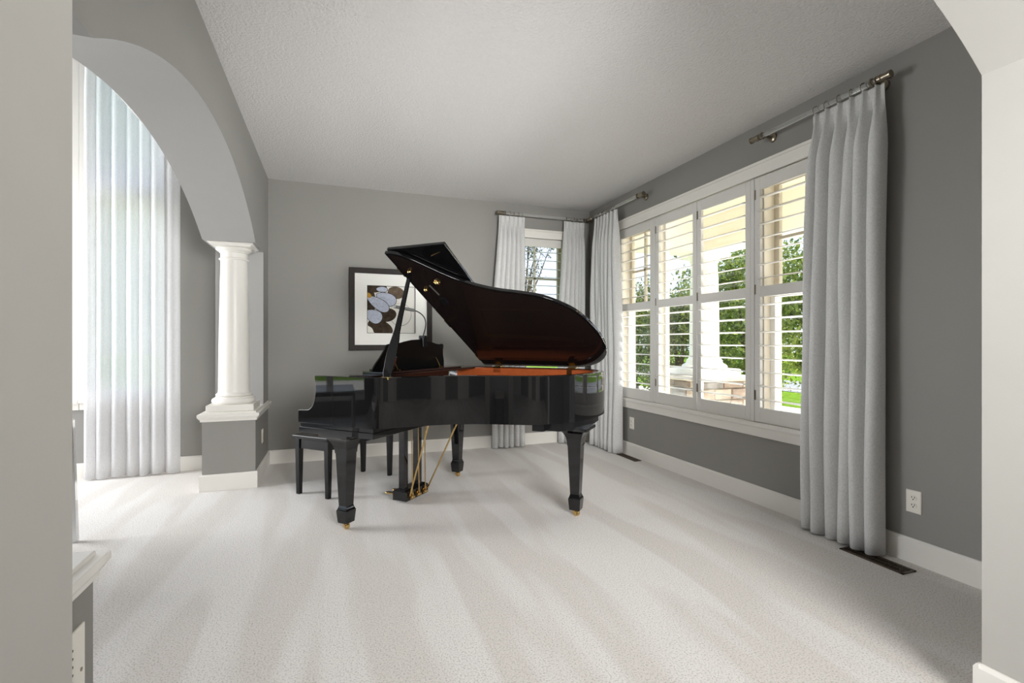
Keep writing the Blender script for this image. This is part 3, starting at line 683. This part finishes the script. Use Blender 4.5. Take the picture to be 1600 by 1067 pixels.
# legs
def leg(x, y, plate, brx):
    t = bpy.data.objects.new('leg', None); COL.objects.link(t); t.parent = piano; t.location = (x, y, 0); t.empty_display_size = 0.05
    MB().sq([(0.046, 0.500), (0.032, 0.150)]).build('leg_post', 'lacquer', t, bevel=0.003)
    MB().sq([(0.031, 0.152), (0.038, 0.128), (0.042, 0.122), (0.042, 0.112), (0.036, 0.044)]).build('leg_cuff', 'lacquer', t, bevel=0.002)
    # bracket: cove from a wide plate down to the post
    x0, x1, y0, y1 = brx
    rings = []
    for i in range(9):
        q = i / 8; s_ = 1 - math.sqrt(max(0, 1 - q * q))
        rings.append([(lerp(-0.047, x0, s_), lerp(-0.047, y0, s_), lerp(0.480, plate, q)), (lerp(0.047, x1, s_), lerp(-0.047, y0, s_), lerp(0.480, plate, q)), (lerp(0.047, x1, s_), lerp(0.047, y1, s_), lerp(0.480, plate, q)), (lerp(-0.047, x0, s_), lerp(0.047, y1, s_), lerp(0.480, plate, q))])
    rings.append([(x0, y0, plate + 0.018), (x1, y0, plate + 0.018), (x1, y1, plate + 0.018), (x0, y1, plate + 0.018)])
    MB().loft(rings).build('leg_bracket', 'lacquer', t, smooth=True, angle=40)
    c = MB().lathe([(0.020, 0.046), (0.022, 0.040), (0.016, 0.034), (0.014, 0.028)], 16)
    c.box(-0.016, 0.020, -0.017, -0.012, 0.012, 0.034).box(-0.016, 0.020, 0.012, 0.017, 0.012, 0.034)
    w_ = [[(0.006 + 0.0185 * math.cos(2 * PI * j / 18), yy, 0.0185 + 0.0185 * math.sin(2 * PI * j / 18)) for j in range(18)] for yy in (-0.010, 0.010)]
    c.loft(w_)
    ca = c.build('caster', 'brass', t, smooth=True); ca.rotation_euler = (0, 0, R(-30))
    return t
leg(0.0, 0.0, 0.580, (-0.16, 0.075, -0.075, 0.10))
leg(0.0, 1.33, 0.580, (-0.16, 0.075, -0.10, 0.075))
leg(1.236, 0.836, 0.585, (-0.10, 0.10, -0.10, 0.13))
# tail leg plate following the tail
tl = [(1.10, 0.60), (1.20, 0.60), (1.262, 0.68), (1.300, 0.83), (1.318, 1.0), (1.308, 1.15), (1.10, 1.17)]
P(MB().prism(tl, lambda a_, b_, s_: (a_, b_, s_), 0.602, 0.660), 'leg_plate', 'satin_black', bevel=0.003)
P(MB().box(1.04, 1.12, 0.535, 1.20, 0.606, 0.660), 'leg_plate', 'satin_black', bevel=0.003)
for (x0, y0, x1, y1) in ((0.29, 0.35, 1.06, 0.86), (0.29, 0.72, 1.08, 0.92), (0.29, 1.15, 1.08, 1.02)):
    dv = Vector((x1 - x0, y1 - y0, 0)).normalized(); pv = Vector((-dv.y, dv.x, 0)) * 0.035
    q = [Vector((x0, y0, 0)) - pv, Vector((x1, y1, 0)) - pv, Vector((x1, y1, 0)) + pv, Vector((x0, y0, 0)) + pv]
    P(MB().prism([(v.x, v.y) for v in q], lambda a_, b_, s_: (a_, b_, s_), 0.672, 0.76), 'back_post', 'inner_wood')
# lyre with pedals, rods and braces
ly = bpy.data.objects.new('pedal_lyre', None); COL.objects.link(ly); ly.parent = piano; ly.location = (0.0, 0.655, 0); ly.empty_display_size = 0.05
MB().box(-0.055, 0.070, -0.135, 0.135, 0.022, 0.088).loft([[(-0.055, -0.135, 0.088), (0.070, -0.135, 0.088), (0.070, 0.135, 0.088), (-0.055, 0.135, 0.088)], [(-0.035, -0.115, 0.102), (0.050, -0.115, 0.102), (0.050, 0.115, 0.102), (-0.035, 0.115, 0.102)]]).build('pedal_box', 'lacquer', ly, bevel=0.003)
for y in (-0.085, 0.085):
    MB().box(-0.022, 0.030, y - 0.022, y + 0.022, 0.10, 0.60).build('post', 'lacquer', ly, bevel=0.003)
MB().box(-0.03, 0.075, -0.13, 0.13, 0.585, 0.600).build('top_block', 'lacquer', ly, bevel=0.002)
MB().box(0.050, 0.085, -0.115, 0.115, 0.545, 0.563).build('rod_guide', 'lacquer', ly, bevel=0.003)
for y in (-0.08, 0.0, 0.08):
    MB().tube([(0.082, y, 0.050), (0.074, y, 0.598)], 0.0042, 8).sphere((0.075, y, 0.578), 0.009, 8, 6).sphere((0.076, y, 0.545), 0.008, 8, 6).sphere((0.081, y, 0.075), 0.009, 8, 6).build('pedal_rod', 'brass', ly, smooth=True)
    MB().box(0.068, 0.098, y - 0.016, y + 0.010, 0.040, 0.056).sphere((0.090, y - 0.012, 0.050), 0.013, 8, 6).box(0.070, 0.078, y - 0.02, y + 0.02, 0.032, 0.070).build('pedal_lever', 'brass', ly, smooth=True, angle=40)
    MB().prism([(-0.052, -0.012), (-0.10, -0.012), (-0.13, -0.022), (-0.155, -0.018), (-0.162, 0.0), (-0.155, 0.018), (-0.13, 0.022), (-0.10, 0.012), (-0.052, 0.012)], lambda a_, b_, s_: (a_, y + b_, s_), 0.045, 0.055).build('pedal', 'brass', ly, bevel=0.003)
for y0, y1, x1 in ((-0.105, -0.06, 0.215), (0.115, 0.10, 0.40)):
    MB().tube([(0.078, y0, 0.06), (x1, y1, 0.60 if x1 < 0.3 else 0.672)], 0.0062, 8).build('brace', 'brass', ly, smooth=True)

# ------------------------------------------------------------------ clip lamp on the music desk
bs = Vector(PA); rot = Matrix.Rotation(-R(45), 3, 'Z')
t = thing('clip_lamp', 'small black gooseneck clip lamp on the piano music desk', 'lamp', PA, -R(45))
ct = lean(1.193)
MB().box(ct - 0.016, ct - 0.004, 0.700, 0.745, 1.155, 1.215).box(ct + 0.018, ct + 0.030, 0.695, 0.750, 1.135, 1.212).box(ct - 0.018, ct + 0.032, 0.705, 0.742, 1.202, 1.222).build('clip', 'satin_black', t, bevel=0.004)
gp = []
for i in range(25):
    q = i / 24; ang = lerp(-0.25, 2.05, q)
    gp.append((ct + 0.01 - 0.03 * q, 0.722 + 0.115 * math.sin(ang * 0.5 + 0) * 0.0 + (0.070 * math.sin(PI * min(1, q * 1.15)) - 0.17 * q ** 2), 1.215 + 0.20 * math.sin(PI / 2 * min(1, q * 1.08)) ** 0.9))
MB().tube(gp, 0.0042, 8).build('gooseneck', 'rubber', t, smooth=True)
e = gp[-1]
MB().prism([(-0.12, -0.013), (-0.03, -0.016), (0.10, -0.016), (0.10, 0.016), (-0.03, 0.016), (-0.12, 0.013)], lambda a_, b_, s_: (e[0] + b_, e[1] + a_ - 0.01, e[2] + s_ - a_ * 0.06), -0.010, 0.010).build('lamp_head', 'lamp_grey', t, bevel=0.004)

# ------------------------------------------------------------------ bench
t = thing('piano_bench', 'black wooden piano bench at the keyboard end of the piano', 'bench', tuple(bs + rot @ Vector((-0.702, 0.745, 0))), -R(45))
MB().box(-0.185, 0.185, -0.395, 0.395, 0.432, 0.462).build('seat', 'satin_black', t, bevel=0.008, seg=3)
for nm, (x0, x1, y0, y1) in (('apron', (-0.150, -0.132, -0.36, 0.36)), ('apron', (0.132, 0.150, -0.36, 0.36)), ('apron', (-0.15, 0.15, -0.365, -0.347)), ('apron', (-0.15, 0.15, 0.347, 0.365))):
    MB().box(x0, x1, y0, y1, 0.355, 0.432).build(nm, 'satin_black', t, bevel=0.002)
for sx_ in (-1, 1):
    for sy_ in (-1, 1):
        x, y = sx_ * 0.150, sy_ * 0.354
        MB().loft([[(x + dx * w, y + dy * w, z) for dx, dy in ((-1, -1), (1, -1), (1, 1), (-1, 1))] for w, z in ((0.016, 0.0), (0.023, 0.43))]).build('leg', 'satin_black', t, bevel=0.003)

# ------------------------------------------------------------------ framed flower print
t = thing('framed_print', 'square dark framed flower print with wide white mat on the back wall', 'picture', (0.553, YB, 1.510))
HS = 0.420
for x0, x1, z0, z1 in ((-HS, -HS + 0.055, -HS, HS), (HS - 0.055, HS, -HS, HS), (-HS + 0.055, HS - 0.055, -HS, -HS + 0.055), (-HS + 0.055, HS - 0.055, HS - 0.055, HS)):
    MB().box(x0, x1, -0.042, -0.002, z0, z1).build('frame_member', 'frame_dark', t, bevel=0.003)
A2 = 0.245
MB().box(-HS + 0.05, -A2, -0.024, -0.014, -HS + 0.05, HS - 0.05).box(A2, HS - 0.05, -0.024, -0.014, -HS + 0.05, HS - 0.05).box(-A2, A2, -0.024, -0.014, -HS + 0.05, -A2).box(-A2, A2, -0.024, -0.014, A2, HS - 0.05).build('mat_board', 'mat_board', t)
for x0, x1, z0, z1 in ((-A2, -A2 + 0.004, -A2, A2), (A2 - 0.006, A2, -A2, A2), (-A2, A2, -A2, -A2 + 0.004), (-A2, A2, A2 - 0.004, A2)):
    MB().box(x0, x1, -0.0245, -0.013, z0, z1).build('mat_bevel', 'print_line', t)
pr = MB().box(-A2, A2, -0.014, -0.008, -A2, A2).build('print', 'print_paper', t)
lay = [0]
def blob(cx_, cy_, rx, ry, ang, m, nm='petal', n=28, egg=0.0):
    """ellipse in print pixels (crop coordinates 245..800 x 270..822), clipped to the sheet"""
    pts = []
    for i in range(n):
        a_ = 2 * PI * i / n; u = rx * math.cos(a_); v = ry * math.sin(a_) * (1 + egg * math.cos(a_))
        X = cx_ + u * math.cos(ang) - v * math.sin(ang); Y = cy_ + u * math.sin(ang) + v * math.cos(ang)
        X = min(max((X - 245) / 555, 0.008), 0.992); Y = min(max((822 - Y) / 552, 0.008), 0.992)
        pts.append(((X - 0.5) * 2 * A2, (Y - 0.5) * 2 * A2))
    lay[0] += 1; d = -0.0141 - 0.0003 * lay[0]
    MB().prism(pts, lambda a_, b_, s_: (a_, s_, b_), d, -0.0139).build(nm, m, pr)
blob(575, 345, 98, 72, R(10), 'print_brown', 'dark_petal')
blob(625, 600, 128, 135, 0, 'print_line', 'ring_line'); blob(624, 599, 125, 132, 0, 'print_paper', 'ring_fill')
blob(470, 610, 110, 78, R(-12), 'print_dark', 'dark_petal')
blob(340, 300, 130, 50, R(-8), 'print_dark', 'dark_petal')
blob(395, 755, 150, 85, R(22), 'print_dark', 'dark_petal')
blob(250, 800, 70, 60, R(35), 'print_paper', 'paper_patch')
blob(250, 460, 90, 190, 0, 'print_dark', 'dark_petal')
for cx_, cy_, rx, ry, an, eg in ((412, 312, 62, 30, 0.02, 0.1), (462, 418, 118, 66, R(22), 0.3), (368, 478, 142, 60, R(33), 0.3), (318, 622, 100, 72, R(28), 0.3)):
    blob(cx_, cy_, rx + 6, ry + 6, an, 'print_line', 'petal_outline', egg=eg); blob(cx_, cy_, rx, ry, an, 'print_petal', 'petal', egg=eg)
blob(262, 385, 36, 26, R(35), 'print_yellow', 'stamen')

# ------------------------------------------------------------------ outlets, registers, grille
def outlet(loc, rz, label, blank=False):
    t = thing('wall_outlet', label, 'outlet', loc, rz)
    MB().loft([[(-w, y, -h_), (w, y, -h_), (w, y, h_), (-w, y, h_)] for w, h_, y in ((0.037, 0.060, 0.0), (0.037, 0.060, -0.004), (0.033, 0.056, -0.007))]).build('plate', 'plastic_white', t, bevel=0.001)
    for z in (-0.020, 0.020):
        rc = MB().loft([[(0.017 * math.cos(2 * PI * j / 20), y, z + 0.0145 * math.sin(2 * PI * j / 20)) for j in range(20)] for y in (-0.0065, -0.009)]).build('receptacle', 'plastic_white', t, smooth=True)
        for x in (-0.0065, 0.0065): MB().box(x - 0.0016, x + 0.0016, -0.0096, -0.0085, z + 0.0005, z + 0.0085).build('slot', 'hole_shade', rc)  # dark pieces in place of the shade inside the slots
        MB().loft([[(0.0032 * math.cos(2 * PI * j / 10), y, z - 0.007 + 0.0032 * math.sin(2 * PI * j / 10)) for j in range(10)] for y in (-0.0085, -0.0096)]).build('slot', 'hole_shade', rc)
outlet((XR, 1.705, 0.325), -PI / 2, 'white duplex outlet on the grey wall right of the long curtain')
outlet((XR, 4.322, 0.335), -PI / 2, 'small white outlet under the far end of the wide window')
outlet((XL, 4.80, 0.345), PI / 2, 'white outlet on the side of the half wall pedestal')
def register(x0, x1, y0, y1, label):
    t = thing('floor_register', label, 'floor vent', ((x0 + x1) / 2, (y0 + y1) / 2, 0))
    w, l_ = (x1 - x0) / 2, (y1 - y0) / 2
    MB().box(-w + 0.01, w - 0.01, -l_ + 0.01, l_ - 0.01, 0.0, 0.0015).build('duct_shade', 'hole_shade', t)  # dark sheet painted as the shade inside the duct
    MB().box(-w, w, -l_, -l_ + 0.016, 0.0, 0.006).box(-w, w, l_ - 0.016, l_, 0.0, 0.006).box(-w, -w + 0.016, -l_, l_, 0.0, 0.006).box(w - 0.016, w, -l_, l_, 0.0, 0.006).build('register_frame', 'register_bronze', t, bevel=0.0015)
    me = MB().box(-w + 0.014, w - 0.014, -0.0022, 0.0022, 0.001, 0.005).mesh('slat'); me.materials.append(MATS['register_bronze'])
    n = int(l_ * 2 / 0.013)
    for i in range(1, n):
        o = bpy.data.objects.new('slat', me); COL.objects.link(o); o.parent = t; o.location = (0, -l_ + i * 2 * l_ / n, 0)
    MB().box(-0.003, 0.003, -l_ + 0.012, l_ - 0.012, 0.001, 0.0056).build('bar', 'register_bronze', t)
register(2.685, 2.79, 1.635, 1.965, 'bronze floor register in the carpet at the foot of the long curtain')
register(2.765, 2.845, 4.09, 4.42, 'dark floor register under the wide window by the corner curtain')
t = thing('vent_grille', 'white perforated vent cover on the foreground pedestal', 'vent', (XL, 1.475, 0.29), PI / 2)
MB().box(-0.068, 0.066, -0.006, 0.0, -0.17, 0.17).build('plate', 'plastic_white', t, bevel=0.002)
for i in range(14):
    for k in range(2):
        MB().loft([[(-0.02 + k * 0.042 - 0.02 + 0.0035 * math.cos(2 * PI * j / 8), y, 0.13 - i * 0.02 + 0.0035 * math.sin(2 * PI * j / 8)) for j in range(8)] for y in (-0.0055, -0.0064)]).build('vent_hole', 'hole_shade', t)  # dark discs in place of the shade inside the holes
MB().loft([[(0.045 + 0.005 * math.cos(2 * PI * j / 12), y, 0.06 + 0.005 * math.sin(2 * PI * j / 12)) for j in range(12)] for y in (-0.006, -0.0075)]).build('screw', 'nickel', t, smooth=True)

# ------------------------------------------------------------------ chrome table in the hall
t = thing('chrome_table', 'chrome framed table leg behind the left doorway edge', 'table', (-1.822, 3.28, 0))
for sx_ in (-1, 1):
    for sy_ in (-1, 1):
        x, y = sx_ * 0.385, sy_ * 0.285
        MB().loft([[(x + dx * w - sx_ * (0.0 if z < 0.1 else 0.02), y + dy * w, z) for dx, dy in ((-1, -1), (1, -1), (1, 1), (-1, 1))] for w, z in ((0.017, 0.0), (0.017, 0.72))]).build('leg', 'chrome', t, bevel=0.003)
for y in (-0.285, 0.285): MB().box(-0.365, 0.365, y - 0.015, y + 0.015, 0.69, 0.72).build('rail', 'chrome', t, bevel=0.002)
for x in (-0.366, 0.366): MB().box(x - 0.015, x + 0.015, -0.285, 0.285, 0.69, 0.72).build('rail', 'chrome', t, bevel=0.002)
MB().box(-0.375, 0.375, -0.29, 0.29, 0.720, 0.732).build('table_top', 'acrylic', t, bevel=0.003)

# ------------------------------------------------------------------ outside: porch, pier, column, garden
struct(MB().box(XR + WT, 5.2, -4, 5.85, -0.35, -0.18).build('porch_floor', 'concrete'), 'pale concrete porch floor outside the wide window', 'porch')
struct(MB().box(XR + WT, 5.4, -4, 5.85, 2.78, 2.9).build('porch_ceiling', 'porch_cream'), 'cream porch ceiling seen through the shutters', 'porch')
struct(MB().box(4.42, 4.82, -4, 5.43, 2.34, 2.78).box(XR + WT, 4.42, 5.03, 5.43, 2.34, 2.78).build('porch_beam', 'porch_white'), 'white porch beam carried by the outside column', 'porch')
struct(MB().box(-40, 60, -40, 80, -0.6, -0.45).build('lawn', 'grass'), 'bright green lawn beyond the porch', 'lawn')
struct(MB().box(14.0, 18.0, -30, 60, -0.5, -0.435).build('street', 'asphalt'), 'pale street beyond the lawn', 'street')
struct(MB().box(5.2, 10.6, -30, 60, -0.5, -0.43).build('driveway', 'concrete'), 'pale concrete driveway along the porch', 'driveway')
struct(MB().box(-14, -5.2, -6, 16, -0.5, -0.10).build('patio', 'concrete'), 'unseen pale patio added outside the hall window for neutral reflections', 'patio')  # unseen paving added to keep lawn green out of the lacquer reflections
PX, PY = 4.62, 5.23
t = thing('stone_pier', 'stacked stone pier under the white porch column', 'pier', (PX, PY, -0.18))
MB().box(-0.35, 0.35, -0.35, 0.35, 0, 0.86).build('core', 'mortar', t)
rnd = random.Random(4)
z = 0.0; row = 0
while z < 0.84:
    hgt = rnd.choice((0.09, 0.12, 0.14)); hgt = min(hgt, 0.86 - z)
    for face in range(4):
        a_ = -0.37 + (0.0 if row % 2 else 0.01)
        while a_ < 0.36:
            w_ = min(rnd.uniform(0.16, 0.36), 0.372 - a_)
            if 0.372 - (a_ + w_) < 0.07: w_ = 0.372 - a_
            pr_ = rnd.uniform(0.012, 0.035); g = MB()
            x0, x1, z0, z1 = a_ + 0.006, a_ + w_ - 0.006, z + 0.005, z + hgt - 0.005
            b_ = [(x0, -0.345, z0), (x1, -0.345, z0), (x1, -0.345, z1), (x0, -0.345, z1)]
            f_ = [(x0 + 0.008, -0.352 - pr_, z0 + 0.006), (x1 - 0.01, -0.352 - pr_ * rnd.uniform(.7, 1.2), z0 + 0.008), (x1 - 0.008, -0.352 - pr_ * rnd.uniform(.7, 1.2), z1 - 0.006), (x0 + 0.01, -0.352 - pr_, z1 - 0.008)]
            g.loft([b_, f_]); o = g.build('stone', rnd.choice(STONES), t); o.rotation_euler = (0, 0, face * PI / 2)
            a_ += w_
    z += hgt; row += 1
MB().sq([(0.43, 0.86), (0.45, 0.875), (0.45, 0.915), (0.44, 0.925)]).build('cap_slab', 'stone_cap', t, bevel=0.006)
t = thing('porch_column', 'white round porch column outside on the stone pier', 'column', (PX, PY, 0.745))
MB().sq([(0.315, 0.0), (0.315, 0.075), (0.30, 0.085)]).build('plinth', 'porch_white', t, bevel=0.005)
MB().lathe([(0.285, 0.085), (0.285, 0.11), (0.275, 0.13), (0.235, 0.15), (0.225, 0.17), (0.225, 0.19), (0.205, 0.21), (0.188, 0.24)], 40).build('base_torus', 'porch_white', t, smooth=True)
MB().lathe([(0.186, 0.23), (0.186, 0.6), (0.178, 1.1), (0.165, 1.50)], 40).build('shaft', 'porch_white', t, smooth=True)
MB().lathe([(0.163, 1.47), (0.18, 1.48), (0.18, 1.50), (0.19, 1.52), (0.215, 1.55)], 40).sq([(0.23, 1.545), (0.23, 1.595)]).build('capital', 'porch_white', t, smooth=True, angle=30)

def tree(name, label, loc, trunk_h, crown, n_leaf, leaf, material, seed, branches=9, cat='tree', sparse=False):
    rnd = random.Random(seed); t = thing(name, label, cat, loc)
    tips = []
    tb = MB().tube([(0, 0, 0), (0.05, -0.03, trunk_h * 0.5), (0.02, 0.04, trunk_h)], [0.11, 0.09, 0.07], 8)
    (cx_, cy_, cz_), (rx, ry, rz_) = crown
    for i in range(branches):
        a_ = 2 * PI * i / branches + rnd.uniform(-.3, .3); q = rnd.uniform(0.4, 0.95); zz = rnd.uniform(-0.75, 0.85)
        rr = math.sqrt(max(0.05, 1 - zz * zz)) * q
        tip = Vector((cx_ + rx * rr * math.cos(a_), cy_ + ry * rr * math.sin(a_), cz_ + rz_ * zz))
        st_ = Vector((0.02, 0.02, min(trunk_h, max(0.2, tip.z - 0.6))))
        mid_ = st_.lerp(tip, 0.5) + Vector((rnd.uniform(-.1, .1), rnd.uniform(-.1, .1), 0.12))
        tb.tube([st_, mid_, tip], [0.035, 0.022, 0.008], 6); tips.append((mid_, tip))
        for _ in range(3):
            t2 = mid_.lerp(tip, rnd.uniform(0.2, 0.9)); e2 = t2 + Vector((rnd.uniform(-.5, .5), rnd.uniform(-.5, .5), rnd.uniform(-.2, .5))) * min(rx, 1.2)
            tb.tube([t2, e2], [0.012, 0.004], 5); tips.append((t2, e2))
    tb.build('trunk', 'bark', t, smooth=True)
    MB().lathe([(0.62, 0.0), (0.60, 0.05), (0.35, 0.075), (0.02, 0.08)], 20).build('soil_bed', 'bark', t, smooth=True)
    vs, fs = [], []
    clumps = []
    for i in range(60):
        a_ = rnd.uniform(0, 2 * PI); zz = rnd.uniform(-1, 1); rr = math.sqrt(1 - zz * zz); q = rnd.uniform(0.45, 1.0)
        clumps.append(Vector((cx_ + rx * rr * q * math.cos(a_), cy_ + ry * rr * q * math.sin(a_), cz_ + rz_ * zz * q)))
    for i in range(n_leaf):
        if sparse or rnd.random() < 0.2:
            s0, s1 = rnd.choice(tips); c = s0.lerp(s1, rnd.uniform(0.1, 1.05)) + Vector([rnd.gauss(0, 0.08) for _ in range(3)])
        else:
            k = rnd.choice(clumps); c = k + Vector((rnd.gauss(0, rx * 0.17), rnd.gauss(0, ry * 0.17), rnd.gauss(0, rz_ * 0.13)))
        d = Vector([rnd.gauss(0, 1) for _ in range(3)]).normalized(); up = Vector([rnd.gauss(0, .5), rnd.gauss(0, .5), 1]).normalized()
        sd = d.cross(up).normalized(); s_ = leaf * rnd.uniform(0.7, 1.3)
        m_ = d.cross(sd).normalized() * s_ * 0.12
        b0 = len(vs)
        vs += [tuple(c - d * s_ * 0.5), tuple(c + sd * s_ * 0.3 + m_), tuple(c + d * s_ * 0.5), tuple(c - sd * s_ * 0.3 + m_)]
        fs += [(b0, b0 + 1, b0 + 2), (b0, b0 + 2, b0 + 3)]
    me = bpy.data.meshes.new('foliage'); me.from_pydata(vs, [], fs)
    o = link('foliage', me, material, t); o['kind'] = 'stuff'
    return t
G = -0.45
tree('leafy_tree', 'light green leafy tree outside the nearest shutter panel', (8.9, 7.0, G), 1.6, ((0, 0, 2.30), (1.25, 1.2, 1.55)), 9000, 0.10, 'leaf_light', 1)
tree('leafy_tree', 'green leafy tree right of the porch column outside', (10.6, 10.4, G), 1.4, ((0, 0, 2.3), (1.5, 1.5, 2.1)), 13000, 0.11, 'leaf_light', 2)
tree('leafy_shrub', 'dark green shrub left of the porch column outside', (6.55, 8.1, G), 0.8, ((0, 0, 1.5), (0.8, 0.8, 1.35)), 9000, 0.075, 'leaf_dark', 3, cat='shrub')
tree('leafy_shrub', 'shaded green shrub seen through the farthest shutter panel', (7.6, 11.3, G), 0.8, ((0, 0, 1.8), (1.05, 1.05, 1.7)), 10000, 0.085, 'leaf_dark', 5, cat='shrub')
tree('leafy_tree', 'distant green tree beyond the street', (33, 20, G), 3.0, ((0, 0, 4.0), (3.8, 3.8, 3.8)), 6000, 0.34, 'leaf_light', 6)
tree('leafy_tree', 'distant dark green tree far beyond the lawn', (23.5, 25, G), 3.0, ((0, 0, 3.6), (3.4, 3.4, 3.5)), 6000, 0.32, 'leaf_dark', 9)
tree('leafy_tree', 'distant green tree seen far behind the farthest shutter panel', (15.2, 26.0, G), 2.4, ((0, 0, 3.2), (1.7, 1.7, 2.9)), 5000, 0.26, 'leaf_light', 10)
tree('sparse_tree', 'sparse thin branched tree against the sky behind the back window', (5.9, 15.2, G), 2.6, ((0, 0, 3.9), (1.2, 1.2, 1.7)), 1000, 0.085, 'leaf_back', 11, branches=18, sparse=True)
